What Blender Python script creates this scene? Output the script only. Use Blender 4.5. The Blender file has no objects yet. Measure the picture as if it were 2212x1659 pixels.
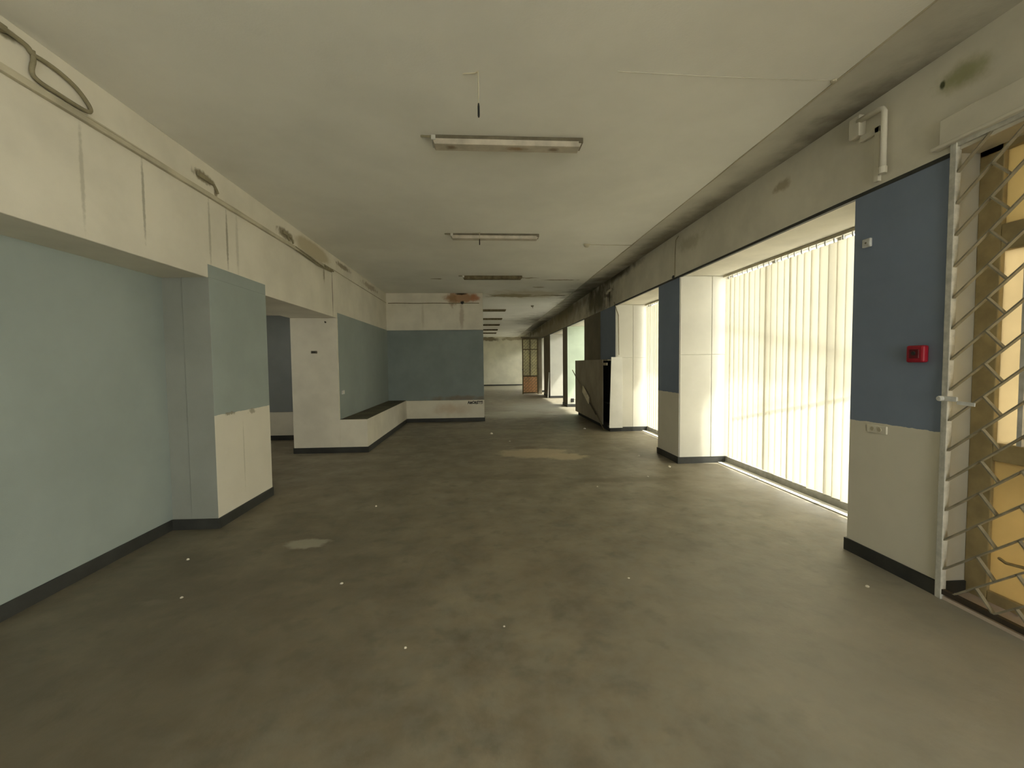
import bpy, math, random
from mathutils import Matrix, Vector
random.seed(7)
S = bpy.context.scene
COL = S.collection

# ---------------------------------------------------------------- camera
F_PX = 940.0
RIGHT = Vector((0.99782764, -0.06503287, -0.01052227))
DOWN = Vector((-0.01351504, -0.0457522, -0.99886139))
FWD = Vector((0.06447741, 0.99683372, -0.04653173))
cd = bpy.data.cameras.new('camera'); cam = bpy.data.objects.new('camera', cd); COL.objects.link(cam)
cd.sensor_width = 36.0; cd.lens = 36.0 * F_PX / 2212.0; cd.clip_start = 0.02; cd.clip_end = 300
m3 = Matrix((RIGHT, -DOWN, -FWD)).transposed()
cam.matrix_world = Matrix.Translation((0, 0, 1.55)) @ m3.to_4x4()
S.camera = cam

# ---------------------------------------------------------------- world, sun, exposure
w = bpy.data.worlds.new('world'); S.world = w; w.use_nodes = True
bg = w.node_tree.nodes['Background']
bg.inputs[0].default_value = (1.0, 0.972, 0.895, 1); bg.inputs[1].default_value = 2.0
sd = bpy.data.lights.new('sun', 'SUN'); sd.energy = 2.2; sd.angle = math.radians(2.5); sd.color = (1.0, 0.95, 0.84)
sun = bpy.data.objects.new('sun', sd); COL.objects.link(sun)
sun.rotation_euler = Vector((-0.75, 0.22, -1.0)).to_track_quat('-Z', 'Y').to_euler()
S.view_settings.view_transform = 'Standard'; S.view_settings.look = 'None'
S.view_settings.gamma = 1.0; S.view_settings.use_curve_mapping = False
S.view_settings.exposure = 2.45
S.cycles.use_denoising = True
S.cycles.max_bounces = 11; S.cycles.diffuse_bounces = 7; S.cycles.transmission_bounces = 8
S.cycles.transparent_max_bounces = 12; S.cycles.sample_clamp_indirect = 6.0

def portal(name, x, y0, y1, z0, z1):
    l = bpy.data.lights.new(name, 'AREA'); l.shape = 'RECTANGLE'; l.size = y1 - y0; l.size_y = z1 - z0
    l.cycles.is_portal = True
    o = bpy.data.objects.new(name, l); COL.objects.link(o)
    o.location = (x, (y0 + y1) / 2, (z0 + z1) / 2)
    o.rotation_euler = Matrix(((0, 0, 1), (1, 0, 0), (0, 1, 0))).to_euler()   # shines towards -X

# ---------------------------------------------------------------- materials
def nt(name):
    m = bpy.data.materials.new(name); m.use_nodes = True
    t = m.node_tree; b = t.nodes['Principled BSDF']
    return m, t, b
def N(t, ty, **k):
    n = t.nodes.new(ty)
    for a, v in k.items(): setattr(n, a, v)
    return n
def inp(t, sock, v):
    if hasattr(v, 'is_output') or isinstance(v, bpy.types.NodeSocket): t.links.new(v, sock)
    elif isinstance(v, tuple) and len(v) == 3 and sock.type == 'RGBA': sock.default_value = (*v, 1)
    else: sock.default_value = v
def math_(t, op, a, b=0.0, c=None, clamp=False):
    n = N(t, 'ShaderNodeMath', operation=op, use_clamp=clamp); inp(t, n.inputs[0], a); inp(t, n.inputs[1], b)
    if c is not None: inp(t, n.inputs[2], c)
    return n.outputs[0]
def vmath(t, op, a, b):
    n = N(t, 'ShaderNodeVectorMath', operation=op); inp(t, n.inputs[0], a); inp(t, n.inputs[1], b)
    return n.outputs['Value'] if op == 'LENGTH' else n.outputs[0]
def mix(t, fac, a, b):
    n = N(t, 'ShaderNodeMix', data_type='RGBA'); inp(t, n.inputs[0], fac); inp(t, n.inputs[6], a); inp(t, n.inputs[7], b)
    return n.outputs[2]
def noise(t, scale, detail=4, rough=0.55, vec=None, dist=0.0):
    n = N(t, 'ShaderNodeTexNoise'); n.inputs['Scale'].default_value = scale; n.inputs['Detail'].default_value = detail
    n.inputs['Roughness'].default_value = rough; n.inputs['Distortion'].default_value = dist
    if vec is not None: t.links.new(vec, n.inputs['Vector'])
    return n.outputs['Fac']
def ramp(t, v, a, b):
    n = N(t, 'ShaderNodeMapRange', interpolation_type='SMOOTHSTEP'); inp(t, n.inputs[0], v)
    n.inputs[1].default_value = a; n.inputs[2].default_value = b
    return n.outputs[0]
def stain(t, pos, col, c, r, color, s, ns=9.0, na=0.8, edge=0.5):
    """a stain with a shape of its own at world position c, half-sizes r"""
    d = vmath(t, 'DIVIDE', vmath(t, 'SUBTRACT', pos, c), r)
    L = vmath(t, 'LENGTH', d, (0, 0, 0))
    n = math_(t, 'MULTIPLY', math_(t, 'SUBTRACT', noise(t, ns, 4, 0.6, pos), 0.5), na * 2)
    f = ramp(t, math_(t, 'ADD', L, n), 1.0 + edge * 0.3, 1.0 - edge)
    return mix(t, math_(t, 'MULTIPLY', f, s), col, color)
def surface(name, base, rough=0.75, var=0.10, vs=1.6, stains=(), bump=0.15, bs=120, two=None, spec=0.25, tint=None):
    m, t, b = nt(name)
    pos = N(t, 'ShaderNodeNewGeometry').outputs['Position']
    n1 = noise(t, vs, 5, 0.6, pos)
    dark = tuple(c * (1 - var * 2) for c in base); lite = tuple(min(1, c * (1 + var)) for c in base)
    c = mix(t, ramp(t, n1, 0.25, 0.75), dark, lite)
    if tint:
        c = mix(t, ramp(t, noise(t, vs * 2.3, 3, 0.5, pos), 0.45, 0.8), c, tint)
    if two:      # paint line at height z0: other colour below (and above z1)
        col2, z0, z1 = two
        sep = N(t, 'ShaderNodeSeparateXYZ'); t.links.new(pos, sep.inputs[0])
        zz = math_(t, 'ADD', sep.outputs[2], math_(t, 'MULTIPLY', math_(t, 'SUBTRACT', noise(t, 14, 3, 0.6, pos), 0.5), 0.022))
        lo = math_(t, 'LESS_THAN', zz, z0); hi = math_(t, 'GREATER_THAN', zz, z1)
        d2 = tuple(x * (1 - var * 1.6) for x in col2)
        c = mix(t, math_(t, 'MAXIMUM', lo, hi), c, mix(t, ramp(t, n1, 0.25, 0.75), d2, col2))
    for s in stains: c = stain(t, pos, c, *s)
    t.links.new(c, b.inputs['Base Color'])
    b.inputs['Roughness'].default_value = rough; b.inputs['Specular IOR Level'].default_value = spec
    bp = N(t, 'ShaderNodeBump'); bp.inputs['Strength'].default_value = bump; bp.inputs['Distance'].default_value = 0.004
    t.links.new(noise(t, bs, 3, 0.6, pos), bp.inputs['Height']); t.links.new(bp.outputs[0], b.inputs['Normal'])
    return m
def plain(name, base, rough=0.5, metal=0.0, var=0.12, vs=12):
    m = surface(name, base, rough, var, vs, bump=0.1, bs=200)
    m.node_tree.nodes['Principled BSDF'].inputs['Metallic'].default_value = metal
    return m

WHITE = (0.68, 0.645, 0.55); BLUE = (0.235, 0.255, 0.265)
BROWN = (0.22, 0.15, 0.075); MOULD = (0.05, 0.043, 0.022)
drip = (0.36, 0.34, 0.27)
M = {}
M['white'] = surface('white_paint', WHITE, var=0.06)
M['blue'] = surface('blue_paint', BLUE, var=0.06, vs=1.1)
M['blue_left'] = surface('blue_grey_paint', (0.305, 0.35, 0.33), var=0.05, vs=1.0, rough=0.55)
M['left_beam'] = surface('beam_paint_left', WHITE, var=0.05, two=((0.305, 0.35, 0.33), -1, 99), stains=[
    ((-2.56, 3.03, 2.80), (0.3, 0.018, 0.36), drip, 0.55, 30, 0.5, 0.6),
    ((-2.56, 3.54, 2.83), (0.3, 0.016, 0.36), (0.3, 0.28, 0.22), 0.75, 30, 0.5, 0.6),
    ((-2.56, 4.34, 2.82), (0.3, 0.02, 0.36), drip, 0.7, 30, 0.5, 0.6),
    ((-2.56, 4.62, 2.82), (0.3, 0.02, 0.34), (0.28, 0.26, 0.2), 0.85, 30, 0.5, 0.6),
    ((-2.56, 4.80, 2.82), (0.3, 0.03, 0.34), drip, 0.4, 30, 0.5, 0.6),
    ((-2.56, 7.68, 2.78), (0.3, 0.016, 0.45), (0.1, 0.09, 0.06), 0.95, 30, 0.2, 0.5),
    ((-2.56, 7.3, 3.02), (0.3, 0.05, 0.12), (0.2, 0.17, 0.1), 0.7, 30, 0.7, 0.6),
    ((-2.56, 4.28, 3.30), (0.3, 0.17, 0.055), (0.2, 0.165, 0.1), 0.9, 22, 0.5, 0.4),
    ((-2.56, 4.46, 3.23), (0.3, 0.03, 0.06), (0.22, 0.18, 0.11), 0.85, 30, 0.4, 0.5),
    ((-2.56, 2.58, 3.37), (0.3, 0.14, 0.035), (0.16, 0.14, 0.08), 0.9, 14, 0.4, 0.5),
    ((-2.56, 5.95, 3.27), (0.3, 0.26, 0.075), (0.2, 0.165, 0.1), 0.85, 18, 0.6, 0.5),
    ((-2.56, 6.9, 3.30), (0.3, 0.75, 0.13), (0.44, 0.38, 0.25), 0.8, 6, 0.3, 0.3),
    ((-2.56, 8.3, 3.36), (0.3, 0.45, 0.05), (0.2, 0.16, 0.1), 0.8, 16, 0.9, 0.5),
    ((-2.56, 10.2, 3.33), (0.3, 0.7, 0.07), (0.3, 0.23, 0.15), 0.7, 12, 1.2, 0.5)])
M['bulkhead'] = surface('bulkhead_paint', WHITE, var=0.07, stains=[
    ((-0.55, 11.8, 3.33), (0.5, 0.4, 0.16), (0.36, 0.20, 0.10), 0.9, 5, 0.7, 0.5),
    ((-0.80, 11.8, 3.30), (0.12, 0.4, 0.20), (0.28, 0.17, 0.08), 0.7, 9, 0.9, 0.5),
    ((-0.20, 11.8, 3.32), (0.14, 0.4, 0.10), (0.42, 0.18, 0.09), 0.75, 9, 0.9, 0.5),
    ((-0.58, 11.8, 3.43), (0.17, 0.4, 0.035), (0.03, 0.02, 0.01), 0.95, 18, 0.5, 0.5),
    ((-0.55, 11.8, 3.20), (0.06, 0.4, 0.05), (0.02, 0.015, 0.01), 0.95, 18, 0.4, 0.5),
    ((-0.57, 11.8, 2.86), (0.07, 0.4, 0.38), (0.40, 0.33, 0.26), 0.7, 9, 0.6, 0.6),
    ((-1.6, 11.8, 2.86), (0.04, 0.4, 0.36), (0.5, 0.46, 0.37), 0.6, 9, 0.5, 0.6),
    ((-0.9, 11.8, 0.34), (0.55, 0.4, 0.17), (0.50, 0.36, 0.24), 0.55, 3, 0.8, 0.8)])
M['blue_dark_wall'] = surface('blue_wall_paint', (0.225, 0.265, 0.265), var=0.06, stains=[
    ((-0.7, 11.84, 0.63), (1.0, 0.4, 0.08), (0.2, 0.13, 0.08), 0.6, 4, 0.9, 0.8)])
M['col_left'] = surface('column_paint_left', (0.305, 0.35, 0.33), var=0.04, two=(WHITE, 1.085, 2.505), stains=[
    ((-2.56, 4.55, 1.08), (0.3, 0.1, 0.018), (0.22, 0.2, 0.14), 0.8, 30, 1.2, 0.5),
    ((-2.56, 4.95, 1.06), (0.3, 0.07, 0.03), (0.3, 0.27, 0.2), 0.8, 30, 1.2, 0.5),
    ((-2.56, 4.77, 0.62), (0.3, 0.012, 0.4), (0.4, 0.38, 0.3), 0.5, 20, 0.5, 0.5)])
M['pier_grey'] = surface('pier_grey_paint', (0.265, 0.275, 0.25), var=0.05)
M['col_right'] = surface('column_paint_right', (0.20, 0.245, 0.335), var=0.05, two=(WHITE, 1.075, 99), stains=[
    ((2.95, 3.05, 1.03), (0.3, 0.05, 0.02), (0.35, 0.28, 0.22), 0.7, 40, 0.8, 0.5)])
M['col_far'] = surface('column_paint_far', (0.185, 0.16, 0.115), var=0.10)
M['right_beam'] = surface('beam_paint_right', WHITE, var=0.07, stains=[
    ((2.95, 4.18, 3.27), (0.3, 0.15, 0.06), (0.35, 0.28, 0.17), 0.7, 10, 0.8, 0.6),
    ((2.95, 2.56, 3.29), (0.3, 0.17, 0.09), (0.30, 0.30, 0.14), 0.8, 8, 0.7, 0.8),
    ((2.95, 2.68, 3.30), (0.3, 0.02, 0.03), (0.06, 0.07, 0.03), 0.95, 20, 0.4, 0.5),
    ((2.95, 6.1, 3.25), (0.3, 0.4, 0.12), (0.45, 0.42, 0.32), 0.7, 8, 0.8, 0.7),
    ((2.95, 9.4, 3.48), (0.3, 1.6, 0.14), MOULD, 0.9, 4, 0.6, 0.8),
    ((2.95, 11.2, 3.15), (0.3, 1.4, 0.42), MOULD, 0.85, 3, 0.9, 0.7),
    ((2.95, 10.05, 3.1), (0.3, 0.06, 0.35), MOULD, 0.8, 8, 0.6, 0.6),
    ((2.95, 15.5, 3.38), (0.3, 5.5, 0.30), MOULD, 0.9, 1.5, 0.7, 0.9),
    ((2.95, 24.0, 3.38), (0.3, 6.0, 0.22), MOULD, 0.9, 2, 0.8, 0.8),
    ((2.95, 19.5, 3.0), (0.3, 9.5, 0.7), (0.22, 0.18, 0.10), 0.8, 2, 0.6, 0.8)])
M['ceiling'] = surface('ceiling_paint', (0.78, 0.77, 0.72), var=0.05, vs=0.7, bump=0.25, bs=60, stains=[
    ((0.45, 9.72, 3.45), (0.75, 0.10, 0.4), (0.26, 0.21, 0.12), 0.85, 5, 1.0, 0.4),
    ((0.55, 9.80, 3.45), (0.16, 0.13, 0.4), (0.16, 0.11, 0.06), 0.85, 9, 0.8, 0.4),
    ((-1.0, 9.85, 3.45), (0.14, 0.07, 0.4), (0.25, 0.2, 0.12), 0.7, 9, 1.0, 0.4),
    ((1.7, 9.95, 3.45), (0.5, 0.05, 0.4), (0.22, 0.18, 0.10), 0.8, 7, 1.2, 0.4),
    ((1.4, 10.9, 3.45), (0.16, 0.10, 0.4), (0.33, 0.28, 0.18), 0.7, 9, 1.0, 0.5),
    ((0.85, 12.25, 3.45), (0.75, 0.30, 0.4), (0.13, 0.105, 0.045), 0.92, 4, 0.9, 0.4),
    ((2.0, 12.2, 3.45), (0.45, 0.12, 0.4), (0.11, 0.09, 0.045), 0.9, 5, 1.2, 0.4),
    ((1.2, 12.0, 3.45), (1.3, 0.75, 0.4), (0.45, 0.38, 0.23), 0.6, 2, 0.8, 0.6),
    ((3.0, 12.5, 3.45), (0.85, 2.4, 0.5), MOULD, 0.85, 2.2, 0.8, 0.9),
    ((3.0, 19.0, 3.45), (1.7, 3.2, 0.5), MOULD, 0.8, 1.6, 0.6, 0.9),
    ((3.0, 27.0, 3.45), (1.2, 5.0, 0.5), MOULD, 0.75, 1.6, 0.8, 0.9)])
M['ceiling_edge'] = surface('ceiling_edge_paint', (0.55, 0.53, 0.46), var=0.08, vs=1.5, bump=0.25, bs=60, stains=[
    ((2.98, 3.3, 3.45), (0.30, 1.1, 0.4), (0.15, 0.13, 0.10), 0.8, 4, 0.7, 0.9),
    ((2.98, 6.8, 3.45), (0.36, 2.8, 0.4), (0.16, 0.135, 0.085), 0.75, 3, 0.6, 0.9),
    ((3.0, 12.5, 3.45), (0.9, 4.0, 0.5), MOULD, 0.9, 2.2, 0.6, 0.9),
    ((3.0, 23.0, 3.45), (1.2, 8.0, 0.5), MOULD, 0.9, 2.0, 0.6, 0.9)])
M['far_wall'] = surface('far_wall_paint', (0.70, 0.67, 0.55), var=0.06, stains=[
    ((0.2, 31, 3.32), (1.2, 0.6, 0.16), (0.12, 0.09, 0.04), 0.85, 3, 1.3, 0.5),
    ((2.2, 31, 3.32), (1.2, 0.6, 0.14), (0.3, 0.25, 0.15), 0.7, 3, 1.0, 0.5)])
# floor
def floor_mat():
    m, t, b = nt('dirty_floor')
    pos = N(t, 'ShaderNodeNewGeometry').outputs['Position']
    n1 = noise(t, 2.4, 6, 0.6, pos, 0.15); n2 = noise(t, 9.0, 5, 0.6, pos); n3 = noise(t, 0.45, 3, 0.5, pos)
    c = mix(t, ramp(t, n1, 0.22, 0.80), (0.140, 0.117, 0.078), (0.300, 0.260, 0.188))
    c = mix(t, math_(t, 'MULTIPLY', ramp(t, n2, 0.35, 0.7), 0.45), c, (0.245, 0.242, 0.200))
    c = mix(t, math_(t, 'MULTIPLY', ramp(t, n3, 0.45, 0.7), 0.3), c, (0.215, 0.168, 0.105))
    n4 = noise(t, 5.5, 4, 0.55, pos, 0.2)
    c = mix(t, math_(t, 'MULTIPLY', ramp(t, n4, 0.50, 0.75), 0.5), c, (0.105, 0.102, 0.075))
    for s in [((-1.56, 3.84, 0), (0.20, 0.115, 0.4), (0.50, 0.48, 0.39), 0.95, 14, 0.5, 0.35),
              ((-2.2, 2.95, 0), (0.10, 0.04, 0.4), (0.3, 0.28, 0.22), 0.6, 14, 0.8, 0.6),
              ((0.85, 7.45, 0), (0.66, 0.42, 0.4), (0.46, 0.385, 0.265), 0.85, 4, 0.6, 0.3),
              ((1.35, 7.1, 0), (0.38, 0.28, 0.4), (0.48, 0.40, 0.27), 0.85, 6, 0.7, 0.35),
              ((0.75, 7.95, 0), (0.26, 0.17, 0.4), (0.14, 0.11, 0.07), 0.7, 7, 0.6, 0.5),
              ((0.0, 9.9, 0), (1.3, 0.45, 0.4), (0.30, 0.27, 0.19), 0.65, 3, 0.9, 0.6),
              ((0.9, 13.2, 0), (1.3, 1.1, 0.4), (0.40, 0.38, 0.30), 0.75, 1.5, 0.9, 0.6),
              ((1.9, 15.5, 0), (1.2, 1.6, 0.4), (0.36, 0.35, 0.28), 0.6, 1.2, 0.9, 0.6),
              ((2.3, 11.5, 0), (0.9, 0.9, 0.4), (0.10, 0.08, 0.05), 0.5, 2, 0.8, 0.7),
              ((1.9, 5.6, 0), (0.75, 0.16, 0.4), (0.11, 0.09, 0.055), 0.6, 4, 0.8, 0.6),
              ((0.4, 5.9, 0), (0.7, 0.18, 0.4), (0.11, 0.09, 0.055), 0.5, 4, 0.9, 0.6),
              ((-0.3, 6.4, 0), (0.9, 0.2, 0.4), (0.22, 0.19, 0.13), 0.5, 4, 0.9, 0.6),
              ((2.75, 7.3, 0), (0.35, 0.7, 0.4), (0.09, 0.075, 0.045), 0.6, 3, 0.9, 0.6),
              ((2.3, 1.6, 0), (1.7, 2.2, 0.4), (0.42, 0.41, 0.37), 0.5, 0.6, 0.4, 0.9),  # pale patch paints in the door light on the near-right floor
              ((-2.0, 2.6, 0), (1.9, 2.9, 0.4), (0.11, 0.092, 0.06), 0.55, 0.7, 0.6, 0.9),  # darker left floor: dirt plus painted falloff of the door light
              ((1.2, 28, 0), (3.0, 3.0, 0.4), (0.36, 0.34, 0.26), 0.6, 0.8, 0.6, 0.6)]:
        c = stain(t, pos, c, *s)
    t.links.new(c, b.inputs['Base Color'])
    r = math_(t, 'ADD', 0.36, math_(t, 'MULTIPLY', n2, 0.32)); t.links.new(r, b.inputs['Roughness'])
    b.inputs['Specular IOR Level'].default_value = 0.45
    bp = N(t, 'ShaderNodeBump'); bp.inputs['Strength'].default_value = 0.3; bp.inputs['Distance'].default_value = 0.01
    t.links.new(noise(t, 9, 6, 0.65, pos), bp.inputs['Height']); t.links.new(bp.outputs[0], b.inputs['Normal'])
    return m
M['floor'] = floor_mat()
M['base'] = surface('dark_skirting_paint', (0.042, 0.043, 0.039), rough=0.5, var=0.15, vs=4)
M['ledge'] = surface('dusty_ledge', (0.125, 0.115, 0.075), var=0.2, vs=3)
M['metal_white'] = plain('white_enamel', (0.55, 0.54, 0.49), 0.45)
M['grime_white'] = surface('grimy_diffuser', (0.50, 0.45, 0.37), 0.4, 0.14, 6.0, stains=[
    ((-0.25, 3.79, 3.39), (0.05, 0.04, 0.1), (0.16, 0.10, 0.05), 0.8, 20, 0.6, 0.8),
    ((0.30, 3.79, 3.39), (0.10, 0.04, 0.1), (0.25, 0.15, 0.07), 0.8, 20, 0.6, 0.8),
    ((0.62, 3.79, 3.39), (0.05, 0.04, 0.1), (0.14, 0.09, 0.05), 0.8, 20, 0.6, 0.8)])
M['grime_metal'] = plain('grimy_metal', (0.16, 0.14, 0.10), 0.6)
M['rust_dark'] = plain('rotten_lamp_metal', (0.165, 0.135, 0.075), 0.8, var=0.25)
M['conduit'] = plain('aged_conduit', (0.50, 0.46, 0.35), 0.6, vs=3)
M['cable'] = plain('dusty_cable', (0.27, 0.24, 0.155), 0.7)
M['black'] = plain('black_plastic', (0.02, 0.02, 0.018), 0.5)
M['grille'] = plain('grey_white_grille_paint', (0.27, 0.245, 0.18), 0.5, vs=20)
M['grille_post'] = plain('grille_post_paint', (0.52, 0.51, 0.46), 0.5, vs=20)
M['rail_dark'] = plain('dark_iron_rail', (0.05, 0.04, 0.03), 0.5)
M['frame_brown'] = plain('ochre_door_frame_paint', (0.40, 0.32, 0.17), 0.5, vs=6)
M['frame_far'] = plain('brown_gate_paint', (0.17, 0.13, 0.07), 0.6, vs=6)
M['win_frame'] = plain('grey_window_frame', (0.22, 0.21, 0.18), 0.5)
M['red'] = plain('red_plastic', (0.33, 0.015, 0.03), 0.35)
M['red_dark'] = plain('dark_red_recess', (0.12, 0.01, 0.015), 0.4)
M['pale'] = plain('pale_plastic', (0.62, 0.63, 0.62), 0.4)
M['cabinet'] = surface('brown_grey_board', (0.34, 0.30, 0.23), 0.7, 0.10, 2)
M['endpanel'] = surface('white_end_board', (0.66, 0.65, 0.60), 0.6, 0.05, 2)
M['void'] = plain('dark_cabinet_inside', (0.025, 0.026, 0.026), 0.8)
M['wood_pole'] = plain('weathered_pole', (0.26, 0.22, 0.14), 0.7)
M['card'] = plain('cream_card', (0.86, 0.78, 0.62), 0.7)
M['plaster'] = plain('plaster_crumb', (0.62, 0.58, 0.48), 0.9)
M['stone'] = surface('door_sill_stone', (0.55, 0.46, 0.38), 0.5, 0.08, 5)
M['reveal'] = surface('reveal_paint', (0.60, 0.585, 0.52), var=0.04)
M['reveal_green'] = surface('reveal_paint_green', (0.50, 0.58, 0.45), var=0.06, two=((0.58, 0.58, 0.50), 0.35, 99))  # green tint of the outside light is put into this colour
M['concrete'] = surface('outside_concrete', (0.50, 0.49, 0.46), 0.9, 0.1, 1.0)
M['leaf'] = plain('hedge_leaf', (0.10, 0.17, 0.035), 0.6, var=0.3, vs=3)
M['stem'] = plain('hedge_stem', (0.12, 0.08, 0.04), 0.9)

def glass_mat(name, tint=(1, 1, 1), gl=0.08):
    m = bpy.data.materials.new(name); m.use_nodes = True; t = m.node_tree; t.nodes.clear()
    o = N(t, 'ShaderNodeOutputMaterial'); mx = N(t, 'ShaderNodeMixShader'); tr = N(t, 'ShaderNodeBsdfTransparent'); g = N(t, 'ShaderNodeBsdfGlossy')
    tr.inputs[0].default_value = (*tint, 1); g.inputs['Roughness'].default_value = 0.03; mx.inputs[0].default_value = gl
    t.links.new(tr.outputs[0], mx.inputs[1]); t.links.new(g.outputs[0], mx.inputs[2]); t.links.new(mx.outputs[0], o.inputs[0])
    return m
def translucent(name, dif, trn, f=0.55, var=0.0, see=0.0):
    m = bpy.data.materials.new(name); m.use_nodes = True; t = m.node_tree; t.nodes.clear()
    o = N(t, 'ShaderNodeOutputMaterial'); mx = N(t, 'ShaderNodeMixShader'); d = N(t, 'ShaderNodeBsdfDiffuse'); g = N(t, 'ShaderNodeBsdfTranslucent')
    pos = N(t, 'ShaderNodeNewGeometry').outputs['Position']
    n = ramp(t, noise(t, 2.5, 4, 0.6, pos), 0.3, 0.7)
    inp(t, d.inputs[0], mix(t, n, tuple(c * (1 - var) for c in dif), dif)); inp(t, g.inputs[0], mix(t, n, tuple(c * (1 - var) for c in trn), trn))
    mx.inputs[0].default_value = f
    t.links.new(d.outputs[0], mx.inputs[1]); t.links.new(g.outputs[0], mx.inputs[2]); t.links.new(mx.outputs[0], o.inputs[0])
    return m
M['glass'] = glass_mat('window_glass', (0.93, 0.95, 0.92))
M['fabric'] = translucent('blind_fabric', (0.72, 0.69, 0.58), (0.83, 0.775, 0.62), 0.25, 0.06)
M['pane_top'] = translucent('amber_pane', (0.52, 0.44, 0.26), (0.60, 0.51, 0.31), 0.40, 0.1)
M['pane_mid'] = translucent('cream_pane', (0.64, 0.58, 0.43), (0.80, 0.71, 0.52), 0.42, 0.1)
M['pane_low'] = translucent('ochre_panel', (0.52, 0.43, 0.25), (0.52, 0.425, 0.24), 0.34, 0.12)
M['pane_far'] = translucent('far_cloudy_pane', (0.80, 0.77, 0.56), (0.85, 0.80, 0.58), 0.5, 0.25)
M['pane_orange'] = translucent('far_orange_panel', (0.90, 0.64, 0.40), (0.8, 0.5, 0.25), 0.4, 0.15)

# ---------------------------------------------------------------- mesh helpers
class MB:
    def __init__(s): s.v = []; s.f = []; s.m = []
    def box(s, x0, x1, y0, y1, z0, z1, mats=None, d=0):
        i = len(s.v); mats = mats or {}
        s.v += [(x, y, z) for x in (x0, x1) for y in (y0, y1) for z in (z0, z1)]
        for k, q in (('-x', (0, 1, 3, 2)), ('+x', (4, 6, 7, 5)), ('-y', (0, 4, 5, 1)), ('+y', (2, 3, 7, 6)), ('-z', (0, 2, 6, 4)), ('+z', (1, 5, 7, 3))):
            s.f.append(tuple(i + a for a in q)); s.m.append(mats.get(k, d))
        return s
    def hexa(s, pts, d=0):   # 8 corners, same order as box
        i = len(s.v); s.v += [tuple(p) for p in pts]
        for q in ((0, 1, 3, 2), (4, 6, 7, 5), (0, 4, 5, 1), (2, 3, 7, 6), (0, 2, 6, 4), (1, 5, 7, 3)):
            s.f.append(tuple(i + a for a in q)); s.m.append(d)
        return s
    def bar(s, a, b, w, h, up=(1, 0, 0), d=0):   # square bar between two points; h along 'up'
        a = Vector(a); b = Vector(b); t = (b - a).normalized(); u = Vector(up); u = (u - t * u.dot(t)).normalized(); n = t.cross(u)
        pts = [p + n * sx * w / 2 + u * sy * h / 2 for p in (a, b) for sx in (-1, 1) for sy in (-1, 1)]
        return s.hexa(pts, d)
    def tube(s, pts, r, n=8, closed=False, d=0):
        P = [Vector(p) for p in pts]; rings = []; up = Vector((0.13, 0.21, 1)).normalized()
        for k, p in enumerate(P):
            a = P[max(0, k - 1)]; b = P[min(len(P) - 1, k + 1)]; t = (b - a).normalized()
            u = up - t * up.dot(t)
            if u.length < 0.1: u = Vector((1, 0, 0)) - t * t.x
            u.normalize(); up = u; q = t.cross(u)
            rings.append(len(s.v))
            s.v += [tuple(p + (u * math.cos(2 * math.pi * j / n) + q * math.sin(2 * math.pi * j / n)) * r) for j in range(n)]
        for a, b in zip(rings, rings[1:]):
            for j in range(n):
                s.f.append((a + j, a + (j + 1) % n, b + (j + 1) % n, b + j)); s.m.append(d)
        s.f.append(tuple(rings[0] + j for j in range(n))[::-1]); s.m.append(d)
        s.f.append(tuple(rings[-1] + j for j in range(n))); s.m.append(d)
        return s
    def lathe(s, prof, c, axis='z', n=20, d=0):   # prof: (r, h)
        c = Vector(c); rings = []
        for r, h in prof:
            rings.append(len(s.v))
            for j in range(n):
                a = 2 * math.pi * j / n; x, y = r * math.cos(a), r * math.sin(a)
                s.v.append(tuple(c + (Vector((x, y, h)) if axis == 'z' else Vector((h, x, y)) if axis == 'x' else Vector((x, h, y)))))
        for a, b in zip(rings, rings[1:]):
            for j in range(n): s.f.append((a + j, a + (j + 1) % n, b + (j + 1) % n, b + j)); s.m.append(d)
        s.f.append(tuple(rings[0] + j for j in range(n))[::-1]); s.m.append(d)
        s.f.append(tuple(rings[-1] + j for j in range(n))); s.m.append(d)
        return s
    def build(s, name, mats, parent=None, bevel=0.0, smooth=False, recalc=True):
        me = bpy.data.meshes.new(name); me.from_pydata(s.v, [], s.f)
        for m in (mats if isinstance(mats, (list, tuple)) else [mats]): me.materials.append(m)
        me.polygons.foreach_set('material_index', s.m)
        if smooth: me.polygons.foreach_set('use_smooth', [True] * len(s.f))
        if recalc:
            import bmesh
            bm = bmesh.new(); bm.from_mesh(me); bmesh.ops.recalc_face_normals(bm, faces=bm.faces); bm.to_mesh(me); bm.free()
        me.update()
        o = bpy.data.objects.new(name, me); COL.objects.link(o)
        if parent is not None:
            o.parent = parent
            o.matrix_parent_inverse = Matrix.Translation(-parent.location)
        if bevel:
            b = o.modifiers.new('bevel', 'BEVEL'); b.width = bevel; b.segments = 2; b.limit_method = 'ANGLE'
        return o
def tag(o, label=None, cat=None, group=None, kind=None):
    if label: o['label'] = label
    if cat: o['category'] = cat
    if group: o['group'] = group
    if kind: o['kind'] = kind
    return o
def empty(name, loc, label, cat, group=None):
    o = bpy.data.objects.new(name, None); COL.objects.link(o); o.location = loc; o.empty_display_size = 0.1
    return tag(o, label, cat, group)
def struct(o, label, cat): return tag(o, label, cat, None, 'structure')

# ---------------------------------------------------------------- dimensions
ZC = 3.45
XL, XLB = -2.985, -2.56       # left wall, left beam face
XR = 2.95                     # right column faces
XW = 3.76                     # outer face of the right wall
ZB = 2.84                     # underside of the right beam
Y0, Y1 = -4.2, 31.0

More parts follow.
